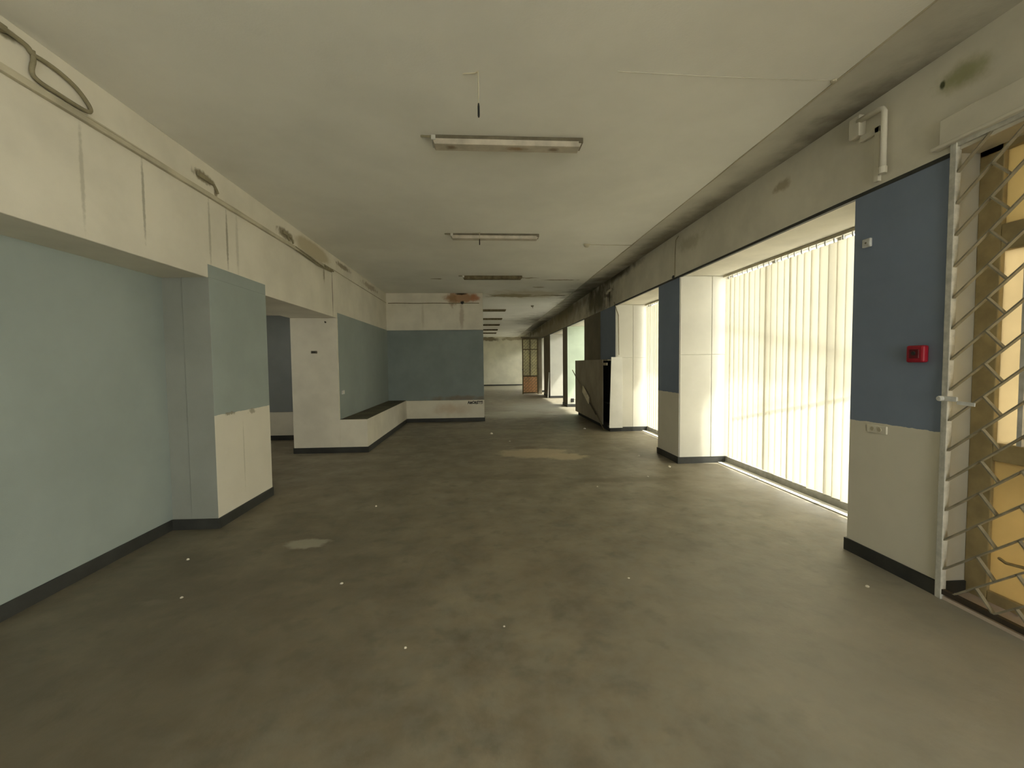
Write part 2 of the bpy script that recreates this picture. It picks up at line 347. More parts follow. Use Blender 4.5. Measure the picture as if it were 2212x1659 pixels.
# floor, ceiling
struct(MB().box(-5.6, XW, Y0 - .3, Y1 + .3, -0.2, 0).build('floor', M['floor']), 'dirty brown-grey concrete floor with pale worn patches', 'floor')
c = struct(MB().box(-5.6, 2.42, Y0, Y1, ZC, ZC + .25).build('ceiling', M['ceiling']), 'grimy off-white plaster ceiling with brown damp stains', 'ceiling')
b = MB().hexa([(2.424, Y0, ZC + .008), (2.424, Y0, ZC + .25), (2.424, Y1, ZC + .008), (2.424, Y1, ZC + .25),
               (XW, Y0, ZC + .09), (XW, Y0, ZC + .25), (XW, Y1, ZC + .09), (XW, Y1, ZC + .25)])
b.build('ceiling_edge_strip', M['ceiling_edge'], c)
# bead of broken plaster along the joint
bb = MB(); random.seed(3)
pts = [(2.42 + random.uniform(-.006, .006), y * 0.5 - 2, ZC + random.uniform(-.003, .003)) for y in range(0, 64)]
bb.tube(pts, 0.008, 6).build('joint_bead', M['conduit'], c)

# left side ---------------------------------------------------------------
wl = MB().box(XL - .2, XL, Y0, 5.35, 0, 2.5)
struct(wl.build('wall_left', M['blue_left']), 'blue-grey painted left wall under the white beam, nearest the camera', 'wall')
lb = MB().box(-3.36, XLB, Y0, 7.9, 2.385, ZC).box(-2.9, XLB, 7.9, Y1, 2.385, ZC)
bl = struct(lb.build('wall_left_beam', M['left_beam'], bevel=.006), 'white beam above the left wall with grey drip streaks', 'wall')
# pier 1 (grey-blue, white lower part)
p1 = MB().box(-3.36, XLB, 4.30, 5.35, 0, 2.39, {'+x': 1}, 0).box(-2.80, XLB + .004, 4.285, 5.354, 0, 2.39, {'+x': 1}, 0)
p1.box(XLB, XLB + .004, 4.285, 5.354, 2.39, 2.51, {}, 2)
struct(p1.build('wall_left_pier', [M['pier_grey'], M['col_left'], M['blue_left']], bevel=.004), 'left pier painted grey-blue above and white below', 'column')
# alcove behind the opening
al = MB().box(-5.6, -3.36, 9.4, 9.6, 0.59, 2.7, {}, 0).box(-5.6, -3.36, 9.36, 9.6, 0, 0.585, {}, 1)
struct(al.build('wall_alcove_back', [M['blue'], M['white']]), 'blue wall above white dado seen through the left opening', 'wall')
struct(MB().box(-5.8, -5.6, 5.15, 7.0, 0, 2.7).box(-5.8, -5.6, 7.8, 9.6, 0, 2.7).box(-5.8, -5.6, 7.0, 7.8, 0, 1.3).box(-5.8, -5.6, 7.0, 7.8, 2.1, 2.7).build('wall_alcove_side', M['white']), 'white side wall of the left alcove', 'wall')
struct(MB().box(-5.6, XL - .2, 5.15, 5.35, 0, 2.7).build('wall_alcove_front', M['white']), 'white wall behind the left pier', 'wall')
struct(MB().box(-5.6, -3.36, 5.35, 9.4, 2.6, 2.75).build('ceiling_alcove', M['white']), 'low white ceiling of the left alcove', 'ceiling')
f = MB()  # unseen window, added to brighten the alcove
for y in (7.02, 7.4, 7.78): f.box(-5.73, -5.67, y - .02, y + .02, 1.3, 2.1)
f.box(-5.73, -5.67, 7.0, 7.8, 1.3, 1.34).box(-5.73, -5.67, 7.0, 7.8, 2.06, 2.1)
fo = struct(f.build('window_9', M['win_frame']), 'window in the side wall of the left alcove', 'window')
for a, b_ in ((7.04, 7.38), (7.42, 7.76)):
    g = MB(); g.v += [(-5.7, a, 1.33), (-5.7, b_, 1.33), (-5.7, b_, 2.07), (-5.7, a, 2.07)]; g.f.append((0, 1, 2, 3)); g.m.append(0)
    g.build('pane', M['glass'], fo, recalc=False)  # panes of the added alcove window
pa_ = bpy.data.lights.new('daylight_portal', 'AREA'); pa_.shape = 'RECTANGLE'; pa_.size = 0.8; pa_.size_y = 0.8; pa_.cycles.is_portal = True
po = bpy.data.objects.new('daylight_portal', pa_); COL.objects.link(po); po.location = (-5.78, 7.4, 1.7)
po.rotation_euler = Matrix(((0, 0, -1), (1, 0, 0), (0, -1, 0))).to_euler()
# pier 2 and wall beyond
struct(MB().box(-3.36, XLB, 7.86, 9.6, 0, 2.384).build('wall_left_pier_white', M['white'], bevel=.005), 'white pier beside the low bench wall', 'column')
struct(MB().box(-2.62, XLB + .003, 7.90, 11.9, 0, 2.384).box(-2.6, XLB + .003, 7.90, 11.9, 2.384, 2.478).build('wall_left_middle', M['blue_left']), 'green-blue wall between the white pier and the corner', 'wall')
struct(MB().box(-2.75, XLB, 11.9, Y1, 0, 2.384).build('wall_left_far', M['white']), 'left wall of the far part of the corridor', 'wall')
# low bench wall
bw = MB().box(XLB, -2.08, 7.86, 11.84, 0, 0.592, {'+z': 1})
struct(bw.build('trim_1', [M['white'], M['ledge']], bevel=.004), 'low white bench wall with a dark dusty top', 'ledge')
# cross wall
cw = MB().box(XLB, 0.0, 11.84, 12.10, 0, 2.47, {'-y': 0}, 1).box(XLB, 0.0, 11.80, 12.10, 2.47, ZC, {}, 2).box(-2.08, 0.006, 11.80, 12.10, 0, 0.583, {'+z': 3}, 2)
cwo = struct(cw.build('wall_cross', [M['blue_dark_wall'], M['white'], M['bulkhead'], M['ledge']], bevel=.003), 'blue cross wall with white bulkhead above and white dado below', 'wall')
# graffiti
cu = bpy.data.curves.new('g', 'FONT'); cu.body = 'AMORETTI'; cu.size = 0.105; cu.extrude = 0.001; cu.offset = 0.005
tmp = bpy.data.objects.new('g', cu); COL.objects.link(tmp)
bpy.context.view_layer.update()
me = bpy.data.meshes.new_from_object(tmp.evaluated_get(bpy.context.evaluated_depsgraph_get()))
bpy.data.objects.remove(tmp)
xs = [v.co.x for v in me.vertices]; sx = 0.41 / (max(xs) - min(xs))
for v in me.vertices: v.co = Vector(((v.co.x - min(xs)) * sx - 0.45, 11.797 + v.co.z * 0.5, 0.475 + v.co.y + 0.006 * math.sin(v.co.x * 40)))
me.materials.clear(); me.materials.append(M['black'])
go = bpy.data.objects.new('writing', me); COL.objects.link(go); go.parent = cwo; go['label'] = 'black hand-lettered AMORETTI on the white dado'

# far wall and back wall
struct(MB().box(-2.75, XW, Y1, Y1 + .2, 0, 3.18).box(-2.75, XW, Y1 - .06, Y1 + .2, 3.18, ZC + .1).build('wall_far', M['far_wall']), 'pale far wall with a mouldy strip under the ceiling', 'wall')
struct(MB().box(-3.2, XW, Y0 - .2, Y0, 2.95, ZC + .1).box(-3.2, XW, Y0 - .2, Y0, 0, .12).box(-3.2, 0.2, Y0 - .2, Y0, .12, 2.95).box(XR - .1, XW, Y0 - .2, Y0, .12, 2.95).build('wall_back', M['white']), 'white wall around the wide windows behind the camera', 'wall')
f = MB()
for k in range(4):
    x = 0.2 + (XR - .1 - XL - .15) * k / 3; f.box(x - .03, x + .03, Y0 - .13, Y0 - .07, .12, 2.95)
f.box(0.2, XR - .1, Y0 - .13, Y0 - .07, .12, .18).box(0.2, XR - .1, Y0 - .13, Y0 - .07, 2.89, 2.95).box(0.2, XR - .1, Y0 - .13, Y0 - .07, 2.0, 2.06)
fo = struct(f.build('window_8', M['win_frame']), 'wide window wall behind the camera', 'window')
for k in range(3):
    xa = 0.2 + (XR - .1 - XL - .15) * k / 3; xb = xa + (XR - .1 - XL - .15) / 3
    g = MB(); g.v += [(xa, Y0 - .1, .14), (xb, Y0 - .1, .14), (xb, Y0 - .1, 2.93), (xa, Y0 - .1, 2.93)]; g.f.append((0, 1, 2, 3)); g.m.append(0)
    g.build('pane', M['glass'], fo, recalc=False)
pl_ = bpy.data.lights.new('daylight_portal', 'AREA'); pl_.shape = 'RECTANGLE'; pl_.size = 2.65; pl_.size_y = 2.8; pl_.cycles.is_portal = True
po = bpy.data.objects.new('daylight_portal', pl_); COL.objects.link(po); po.location = (1.52, Y0 - .2, 1.5); po.rotation_euler = (math.radians(90), 0, 0)

# right side ----------------------------------------------------------------
rb = MB().box(XR, XW, Y0, Y1, ZB, ZC + .12)
struct(rb.build('wall_right_beam', M['right_beam'], bevel=.006), 'white beam above the right windows, mouldy further back', 'wall')
# dark strip standing in for the shadow line under the beam
lip = MB().box(XR - .004, XR + .03, 2.6, 9.7, ZB - .022, ZB + .006).box(XR - .003, XR + .03, 12.6, Y1, ZB - .02, ZB + .006)  # lip: stand-in for the shadow line under the beam
struct(lip.build('trim_2', M['base']), 'dark edge strip under the right beam', 'trim')
# columns: (y0, y1, face material, label)
cols = [(-4.2, -3.9, 'col_right', 'blue and white right column at the back of the room'),
        (-0.4, 0.0, 'col_right', 'blue and white right column behind the camera'),
        (2.60, 3.32, 'col_right', 'right column with the red call point, blue above and white below'),
        (6.41, 7.20, 'col_right', 'right column between the two blinds, blue above and white below'),
        (9.60, 10.85, 'col_right', 'blue-grey right column behind the leaning pole'),
        (10.85, 12.62, 'col_far', 'dark brown-grey wall piece behind the tall cabinet'),
        (15.20, 16.10, 'col_far', 'dark column with a pale green reveal'),
        (19.20, 21.20, 'col_far', 'dark column next to the far gate'),
        (23.30, 24.60, 'col_far', 'farthest right column beyond the gate')]
colobs = []
for y0, y1, mt, lab in cols:
    mm = {'-x': 0}
    o = MB().box(XR, XW, y0, y1, 0, ZB, mm, 1).build('column', [M[mt], M['reveal_green'] if y0 == 15.20 else M['reveal']], bevel=.004)
    struct(o, lab, 'column'); colobs.append(o)
# reveal boards with open joints
for ci, xs_ in ((3, 3.45), (4, 3.345)):
    y = cols[ci][0]
    for a, b_ in ((XR + .012, xs_ - .004), (xs_ + .004, XW - .1)):
        for z0, z1 in ((.10, 1.655), (1.663, ZB - .01)):
            MB().box(a, b_, y - .012, y, z0, z1).build('panel', M['reveal'], colobs[ci], bevel=.002)
# recessed patch of soffit above windows (painted underside)
# baseboards
bs = MB(); H = 0.10; e = 0.014
def bl_(x0, x1, y0, y1): bs.box(x0, x1, y0, y1, 0, H)
bl_(XL, XL + e, Y0, 4.285); bl_(XL + e, XLB + e, 4.285 - e, 4.285); bl_(XLB + .004, XLB + e + .004, 4.285, 5.354)
bl_(-3.36, -2.08 + e, 7.86 - e, 7.86); bl_(-2.08, -2.08 + e, 7.86, 11.80); bl_(-2.08 + e, 0.006, 11.80 - e, 11.80); bl_(.006, .006 + e, 11.80 - e, 12.1)
bl_(-3.36 - e, -3.36, 7.86, 9.36); bl_(-5.6, -3.36 - e, 9.36 - e, 9.36)
bl_(XLB, XLB + e, 12.1, Y1)
struct(bs.build('baseboard_left', M['base'], bevel=.002), 'dark grey skirting along the left side', 'baseboard')
bs = MB()
for y0, y1, mt, lab in cols:
    bl_(XR - e, XR, y0 - e, y1 + e); bl_(XR, XW - .08, y0 - e, y0); bl_(XR, XW - .08, y1, y1 + e)
struct(bs.build('baseboard_right', M['base'], bevel=.002), 'dark skirting around the right columns', 'baseboard')
struct(MB().box(XLB + e, 2.93, Y1 - e, Y1, 0, .08).build('baseboard_far', M['base']), 'dark skirting of the far wall', 'baseboard')

# windows --------------------------------------------------------------------
wins = [(-3.9, -0.4), (3.32, 6.41), (7.20, 9.60), (12.62, 15.20), (16.10, 19.20), (21.20, 23.30), (24.60, 31.0)]
for i, (a, b_) in enumerate(wins):
    f = MB(); xa, xb = 3.70, 3.75
    f.box(xa, xb, a, a + .05, .02, ZB + .1).box(xa, xb, b_ - .05, b_, .02, ZB + .1).box(xa - .02, xb, a, b_, 0, .10).box(xa, xb, a, b_, ZB + .03 - .05, ZB + .05)
    n = max(2, round((b_ - a) / 1.1))
    for k in range(1, n): y = a + (b_ - a) * k / n; f.box(xa, xb, y - .025, y + .025, .1, ZB)
    if i == 1:
        f.bar((3.735, 6.35, 2.08), (3.735, 3.45, 1.50), .03, .014).bar((3.735, 6.1, .85), (3.735, 3.6, 1.42), .03, .014)
    fo = struct(f.build('window_%d' % (i + 1), M['win_frame']), 'tall right-hand window frame, ' + ['behind the camera', 'behind the first blind', 'behind the second blind', 'beside the tall cabinet', 'beyond the pale green reveal', 'beside the far gate', 'farthest along the corridor'][i], 'window')
    for k in range(n):
        y = a + (b_ - a) * k / n; y2 = a + (b_ - a) * (k + 1) / n
        g = MB(); j = len(g.v); g.v += [(3.73, y + .02, .09), (3.73, y2 - .02, .09), (3.73, y2 - .02, ZB - .01), (3.73, y + .02, ZB - .01)]; g.f.append((0, 1, 2, 3)); g.m.append(0)
        g.build('pane', M['glass'], fo, recalc=False)
    portal('daylight_portal', 3.78, a + .02, b_ - .02, 0.05, ZB - .02)
# pale strips standing in for bright light on the floor under the blinds
for k, (a, b_) in enumerate(wins[1:3]):
    struct(MB().box(3.56, 3.68, a + .02, b_ - .02, 0, .012).build('trim_%d' % (3 + k), M['reveal']), 'pale sill strip on the floor under the %s blind' % ('first', 'second')[k], 'sill')

# blinds
def blind(y0, y1, label, seed):
    random.seed(seed)
    r = empty('vertical_blind', (3.62, (y0 + y1) / 2, 2.83), label, 'blind')
    MB().box(3.60, 3.645, y0 + .03, y1 - .03, ZB - .035, ZB - .002).build('head_rail', M['conduit'], r, bevel=.003)
    W = .127; sp = .1135; n = int((y1 - y0 - .04) / sp)
    for k in range(n):
        yc = y0 + .075 + k * sp + random.uniform(-.006, .006); a = -math.radians(8 + random.uniform(-5, 8)); zt = ZB - .075; zb = .125 + random.uniform(-.012, .02)
        s = MB(); tw = random.uniform(-.03, .03); cols_ = 4; rows = 6
        for i in range(rows + 1):
            z = zt + (zb - zt) * i / rows
            for j in range(cols_ + 1):
                u = (j / cols_ - .5) * W; aa = a + tw * i / rows
                bow = .004 * (1 - (2 * u / W) ** 2)
                s.v.append((3.622 + u * math.sin(aa) + bow, yc + u * math.cos(aa), z))
        for i in range(rows):
            for j in range(cols_):
                q = i * (cols_ + 1) + j; s.f.append((q, q + 1, q + cols_ + 2, q + cols_ + 1)); s.m.append(0)
        so = s.build('slat', M['fabric'], r, smooth=True, recalc=False)
        MB().box(3.617, 3.627, yc - .008, yc + .008, zt - .003, ZB - .035).build('hanger', M['pale'], so)
    return r
blind(3.34, 6.40, 'long pale vertical blind filling the nearer window on the right', 1)
blind(7.22, 9.585, 'farther vertical blind half hidden by the right column', 2)

# ---------------------------------------------------------------- near door behind the security grille
XD = 3.13
dr = MB()
dr.box(XD, XD + .07, 2.47, 2.60, 0.03, 2.90)          # jamb
dr.box(XD, XD + .07, 0.0, 2.60, 2.80, 2.90)          # head
dr.box(XD + .002, XD + .068, 1.25, 1.37, 0.03, 2.80)
dr.box(XD, XD + .07, 0.0, .12, 0.03, 2.80)
for a, b_ in ((.12, 1.25), (1.37, 2.47)):
    dr.box(XD, XD + .068, a, b_, 2.20, 2.36)
    dr.box(XD, XD + .068, a, b_, 0.92, 1.03)
    dr.box(XD, XD + .068, a, b_, 0.03, 0.10)
d1 = struct(dr.build('door_1', M['frame_brown'], bevel=.006), 'ochre framed glazed double door behind the grille on the right', 'door')
for a, b_ in ((.12, 1.25), (1.37, 2.47)):
    MB().box(XD + .03, XD + .036, a, b_, 2.36, 2.80).build('pane', M['pane_top'], d1)
    MB().box(XD + .03, XD + .036, a, b_, 1.03, 2.20).build('pane', M['pane_mid'], d1)
    MB().box(XD + .02, XD + .026, a, b_, 0.10, 0.92).build('panel', M['pane_low'], d1)
    MB().box(XD + .012, XD + .03, a + .10, a + .125, 1.03, 2.20).box(XD + .012, XD + .03, b_ - .135, b_ - .11, 1.03, 2.20).build('glazing_bar', M['pale'], d1)
    MB().tube([(XD, a + .5, .42), (XD - .035, a + .46, .40), (XD - .035, a + .95 if a < 1 else b_ - .12, .33), (XD, a + .98 if a < 1 else b_ - .06, .33)], .009, 8).build('push_bar', M['frame_brown'], d1)
portal('daylight_portal', XD + .12, 0.05, 2.55, 0.1, 2.8)
struct(MB().box(XR - .01, XW, 0.0, 2.60, 0, .022).build('trim_5', M['stone']), 'pinkish stone sill behind the security grille', 'sill')
# porch roof / frame closing the gap above the door is the right beam itself (2.84)

# raised lintel box above the grille
struct(MB().box(XR - .035, XR + .02, -.2, 2.66, 2.905, 3.065).box(XR - .05, XR + .02, -.2, 2.70, 2.885, 2.907).build('trim_6', M['white'], bevel=.006), 'raised white band over the security grille', 'trim')

# security grille: rotated running-bond lattice of flat bars
gr = empty('security_grille', (XR - .01, 1.3, 0), 'off-white diagonal lattice security grille in front of the ochre door', 'grille')
gx = XR - .006
gy0, gy1, gz0, gz1 = 0.02, 2.575, 0.05, 2.865
MB().box(gx - .018, gx + .02, 2.562, 2.60, 0.0, 2.885).build('post', M['grille_post'], gr, bevel=.003)
MB().box(gx - .018, gx + .02, gy0 - .035, gy0, 0.0, 2.885).build('post', M['grille_post'], gr, bevel=.003)
MB().box(gx - .012, gx + .016, gy0, 2.562, 0.035, 0.066).build('bottom_rail', M['rail_dark'], gr)
MB().box(gx - .012, gx + .016, gy0, 2.562, 2.86, 2.885).build('top_rail', M['grille_post'], gr)
MB().box(gx - .03, gx - .018, 2.50, 2.61, 1.285, 1.315).lathe([(.014, -.055), (.017, -.05), (.017, -.02), (.010, -.018)], (gx, 2.585, 1.30), 'x', 12).bar((gx - .024, 2.50, 1.28), (gx - .024, 2.40, 1.275), .022, .006).build('latch', M['pale'], gr, bevel=.002)
step = 0.193; ang = math.radians(42); ca, sa = math.cos(ang), math.sin(ang)
# A-bars rise towards the camera (decreasing y)
k = -14
while True:
    zA = 0.749 + k * step - (2.378 - gy1) * 0   # height of the bar where y = 2.378
    k += 1
    z_at = lambda y, zA=zA: zA + (2.378 - y) * math.tan(ang)
    ya, yb = gy1, gy0
    if z_at(gy1) > gz1: break
    if z_at(gy0) < gz0: continue
    if z_at(ya) < gz0: ya = 2.378 - (gz0 - zA) / math.tan(ang)
    if z_at(yb) > gz1: yb = 2.378 - (gz1 - zA) / math.tan(ang)
    if ya - yb < .04: continue
    MB().bar((gx, ya, z_at(ya)), (gx, yb, z_at(yb)), .0085, .022).build('diagonal_bar', M['grille'], gr)
    # cross bars hanging from this bar to the next one below
    for j in range(-2, 13):
        yc = 2.378 - j * .2
        zc = z_at(yc)
        dy = step * sa * ca; dz = -step * ca * ca
        if yc > gy1 or yc - dy < gy0 or zc > gz1 or zc + dz < gz0 or zc < gz0: continue
        MB().bar((gx, yc, zc), (gx, yc - dy, zc + dz), .0085, .022).build('cross_bar', M['grille'], gr)

# ---------------------------------------------------------------- things on the right column
cp = empty('fire_call_point', (XR, 2.765, 1.587), 'red square fire call point on the blue right column', 'call point')
MB().box(XR - .045, XR, 2.705, 2.825, 1.530, 1.645).build('case', M['red'], cp, bevel=.012)
MB().box(XR - .05, XR - .04, 2.732, 2.798, 1.558, 1.618).build('window', M['red_dark'], cp, bevel=.004)
MB().lathe([(.012, -.056), (.014, -.05), (.014, -.046)], (XR, 2.765, 1.592), 'x', 14).build('button', M['black'], cp)
jb = empty('wall_plate', (XR, 3.19, 2.445), 'small pale square plate high on the blue right column', 'plate')
MB().box(XR - .022, XR, 3.155, 3.225, 2.41, 2.475).build('cover', M['pale'], jb, bevel=.006)
MB().lathe([(.006, -.026), (.007, -.022)], (XR, 3.19, 2.443), 'x', 10).build('screw', M['grime_metal'], jb)
sk = empty('double_socket', (XR, 3.06, 1.03), 'weathered double socket at the paint line of the right column', 'socket')
MB().box(XR - .012, XR, 2.985, 3.145, 1.0, 1.06).build('cover', M['white'], sk, bevel=.004)
for y in (3.04, 3.10): MB().lathe([(.016, -.016), (.018, -.012)], (XR, y, 1.03), 'x', 12).build('outlet', M['conduit'], sk)
sk2 = empty('wall_socket', (XLB, 7.98, 1.07), 'small pale socket on the green-blue wall above the bench', 'socket')
MB().box(XLB, XLB + .02, 7.99, 8.13, 1.03, 1.10).build('cover', M['pale'], sk2, bevel=.005)
MB().lathe([(.02, .024), (.022, .02)], (XLB, 8.06, 1.065), 'x', 12).build('outlet', M['white'], sk2)
sk3 = empty('black_socket', (3.12, 15.19, .24), 'black socket low on the pale green column reveal', 'socket')
MB().box(3.07, 3.17, 15.165, 15.2, .17, .30).build('case', M['black'], sk3, bevel=.006)
MB().tube([(3.17, 15.185, .27), (3.4, 15.188, .26), (3.66, 15.188, .265)], .008, 6).build('cord', M['cable'], sk3)
br = empty('wall_bracket', (-2.96, 7.86, 1.79), 'small dark slotted bracket on the white pier', 'bracket')
MB().box(-3.01, -2.91, 7.835, 7.86, 1.765, 1.81).build('plate', M['grime_metal'], br, bevel=.004)
MB().box(-2.99, -2.93, 7.825, 7.836, 1.78, 1.795).build('slot', M['black'], br)
hk = empty('wall_hook', (-2.755, 7.86, 2.31), 'tiny dark hook near the top of the white pier', 'hook')
MB().lathe([(.016, 0), (.016, -.006)], (-2.755, 7.86, 2.31), 'y', 10).build('plate', M['grime_metal'], hk)
MB().tube([(-2.755, 7.855, 2.31), (-2.755, 7.83, 2.31), (-2.755, 7.82, 2.325)], .005, 6).build('pin', M['black'], hk)

# downpipe duct above the right column
dp = empty('wall_duct', (XR, 3.1, 2.9), 'off-white elbow duct above the blue right column', 'duct')
MB().box(XR - .03, XR, 3.095, 3.135, ZB + .03, 3.27).box(XR - .03, XR, 3.095, 3.26, 3.225, 3.27).build('trunking', M['white'], dp, bevel=.004)
MB().tube([(XR - .045, 3.26, 3.385), (XR - .045, 3.09, 3.375), (XR - .045, 3.055, 3.365), (XR - .045, 3.04, 3.34), (XR - .045, 3.04, 2.935)], .020, 12).build('pipe', M['white'], dp, smooth=True)
MB().lathe([(.024, 0), (.026, .008), (.026, .045), (.02, .05)], (XR - .045, 3.04, 2.90), 'z', 14).build('pipe_end', M['white'], dp)
MB().box(XR - .06, XR, 3.235, 3.335, 3.27, 3.43).build('box', M['white'], dp, bevel=.008)
# thin cable above the second column
t = empty('beam_cable', (XR, 6.55, 2.84), 'thin cable running down the right beam to the second column', 'cable')
MB().tube([(XR - .004, 6.45, 3.44), (XR - .006, 6.54, 3.40), (XR - .006, 6.56, 3.2), (XR - .006, 6.57, 2.84)], .006, 6).build('run', M['cable'], t)
MB().lathe([(.03, 0), (.03, -.02), (.015, -.03)], (XR, 6.6, 2.855), 'x', 12).build('junction', M['base'], t)
# old pipe on the far column
t = empty('old_pipe', (XR, 10.0, 2.9), 'grey bent pipe on the mouldy beam above the farther column', 'pipe')
MB().tube([(XR - .05, 9.72, 3.2), (XR - .05, 10.0, 3.2), (XR - .05, 10.12, 3.15), (XR - .05, 10.14, 2.86)], .028, 10).build('run', M['conduit'], t, smooth=True)
MB().lathe([(.045, 0), (.05, .02), (.05, .07), (.03, .08)], (XR - .05, 10.14, 3.08), 'z', 12).build('collar', M['grime_metal'], t)
t = empty('hanging_wire', (XR, 9.62, 2.0), 'thin wire hanging down the edge of the column reveal', 'cable')
MB().tube([(XR - .03, 9.60, 2.9), (XR + .06, 9.565, 2.6), (XR + .065, 9.565, 2.0), (XR + .07, 9.562, 1.72)], .008, 6).build('strand', M['cable'], t)

# ---------------------------------------------------------------- left beam cable runs
t = empty('cable_trunking', (XLB, 5, 3.16), 'cream cable trunking running the length of the left beam', 'trunking')
MB().box(XLB + .001, XLB + .03, -4, 7.3, 3.135, 3.168).build('channel', M['conduit'], t, bevel=.003)
MB().tube([(XLB + .012, y * .4, 3.18 + .004 * math.sin(y * 1.7)) for y in range(-8, 20)], .009, 6).build('wire', M['conduit'], t)
MB().tube([(XLB + .02, 6.2, 3.17), (XLB + .03, 6.7, 3.15), (XLB + .03, 7.2, 3.12), (XLB + .02, 7.7, 3.16)], .014, 6).tube([(XLB + .02, 6.2, 3.14), (XLB + .03, 7.0, 3.10), (XLB + .02, 7.6, 3.13)], .010, 6).build('loose_wire', M['cable'], t)
MB().box(XLB, XLB + .04, 7.25, 7.62, 3.14, 3.175).build('end_cap', M['cable'], t, bevel=.004)
t = empty('ledge_strip', (XLB, 9.5, 3.2), 'thin ledge line on the left beam beyond the trunking', 'trim')
MB().box(XLB, XLB + .012, 7.7, 11.8, 3.19, 3.20).build('lip', M['conduit'], t)
t = empty('bulkhead_cable', (-1.2, 11.79, 3.18), 'dark cable stretched across the white bulkhead', 'cable')
MB().tube([(-2.5 + i * .2, 11.79, 3.182 + .004 * math.sin(i * 1.3)) for i in range(13)], .011, 6).build('run', M['cable'], t)
MB().lathe([(.03, 0), (.035, -.02), (.02, -.03)], (-.55, 11.8, 3.19), 'y', 10).build('junction', M['black'], t)
# hanging loop near the camera
t = empty('cable_loop', (XLB, 2.9, 3.2), 'dusty looped cable hanging on the left beam near the ceiling', 'cable')
lp = [(2.50, 3.375), (2.60, 3.372), (2.70, 3.365), (2.735, 3.34), (2.80, 3.345), (2.90, 3.34), (3.00, 3.315), (3.07, 3.27), (3.095, 3.235), (3.075, 3.212), (3.0, 3.204), (2.88, 3.204), (2.78, 3.205), (2.735, 3.218), (2.725, 3.25), (2.738, 3.31), (2.735, 3.36)]
def smooth(p, n=4):
    out = []
    for i in range(len(p) - 1):
        p0 = p[max(0, i - 1)]; p1 = p[i]; p2 = p[i + 1]; p3 = p[min(len(p) - 1, i + 2)]
        for k in range(n):
            s = k / n
            out.append(tuple(.5 * (2 * b + (c - a) * s + (2 * a - 5 * b + 4 * c - d) * s * s + (-a + 3 * b - 3 * c + d) * s ** 3) for a, b, c, d in zip(p0, p1, p2, p3)))
    out.append(p[-1]); return out
MB().tube([(XLB + .02, y, z) for y, z in smooth(lp)], .013, 8).build('loop', M['cable'], t, smooth=True)
MB().box(XLB, XLB + .03, 2.50, 2.60, 3.355, 3.39).build('bracket', M['cable'], t, bevel=.004)
for Y, Z, lab in ((4.28, 3.29, 'broken cable bracket on the left beam above the grey-blue pier'), (5.95, 3.27, 'rusty double cable bracket on the left beam above the opening')):
    t = empty('cable_bracket', (XLB, Y, Z), lab, 'bracket')
    MB().box(XLB, XLB + .018, Y - .10, Y + .13, Z - .015, Z + .025).build('plate', M['cable'], t, bevel=.006)
    MB().tube([(XLB + .012, Y + .13, Z), (XLB + .02, Y + .16, Z - .04), (XLB + .015, Y + .19, Z - .065)], .012, 6).build('wire', M['cable'], t)
    if Y > 5: MB().tube([(XLB + .012, Y + .02, Z), (XLB + .02, Y + .05, Z - .04), (XLB + .015, Y + .07, Z - .065)], .010, 6).build('wire', M['cable'], t)

# ---------------------------------------------------------------- ceiling lamps
def lamp(x0, x1, y, label, dark=False, cond=1):
    r = empty('ceiling_lamp', ((x0 + x1) / 2, y, ZC), label, 'ceiling lamp', 'fluorescent lamps along the ceiling')
    bm = M['rust_dark'] if dark else M['grime_metal']
    MB().box(x0, x1, y, y + .14, ZC - .028, ZC).build('base_plate', bm, r, bevel=.003)  # dark tone paints in the lamp's shaded near side
    b = MB(); i = .022
    b.hexa([(x0 + i, y + .012, ZC - .07), (x0 + .002, y + .002, ZC - .026), (x0 + i, y + .128, ZC - .07), (x0 + .002, y + .138, ZC - .026),
            (x1 - i, y + .012, ZC - .07), (x1 - .002, y + .002, ZC - .026), (x1 - i, y + .128, ZC - .07), (x1 - .002, y + .138, ZC - .026)])
    b.build('diffuser', M['rust_dark'] if dark else M['grime_white'], r, bevel=.004)
    for s, xx in ((0, x0), (1, x1 - .03)):
        MB().box(xx - .003, xx + .033, y - .003, y + .143, ZC - .042, ZC - .001).build('end_cap', bm if s else M['metal_white'], r, bevel=.004)
    MB().tube([(x0 - .01, y + .02, ZC - .008), (x0 - .09, y + .02, ZC - .006)], .009, 6).build('cable_stub', M['cable'], r)
    return r
lamp(-.405, .862, 3.72, 'nearest and largest of the fluorescent ceiling lamps, with grimy diffuser')
lamp(-.45, .835, 6.44, 'second fluorescent ceiling lamp from the camera, evenly grey')
lamp(-.42, .855, 9.47, 'third fluorescent ceiling lamp, rotten and brown, with peeling stains', True)
for k, y in enumerate((15.25, 18.17, 20.95, 23.95, 26.5)):
    x0 = -.42
    lamp(x0, .80, y, ['dark ceiling lamp nearest beyond the cross wall', 'second dark ceiling lamp beyond the cross wall', 'third dark ceiling lamp beyond the cross wall', 'fourth dark ceiling lamp beyond the cross wall', 'farthest dark ceiling lamp, close to the far wall'][k], True)
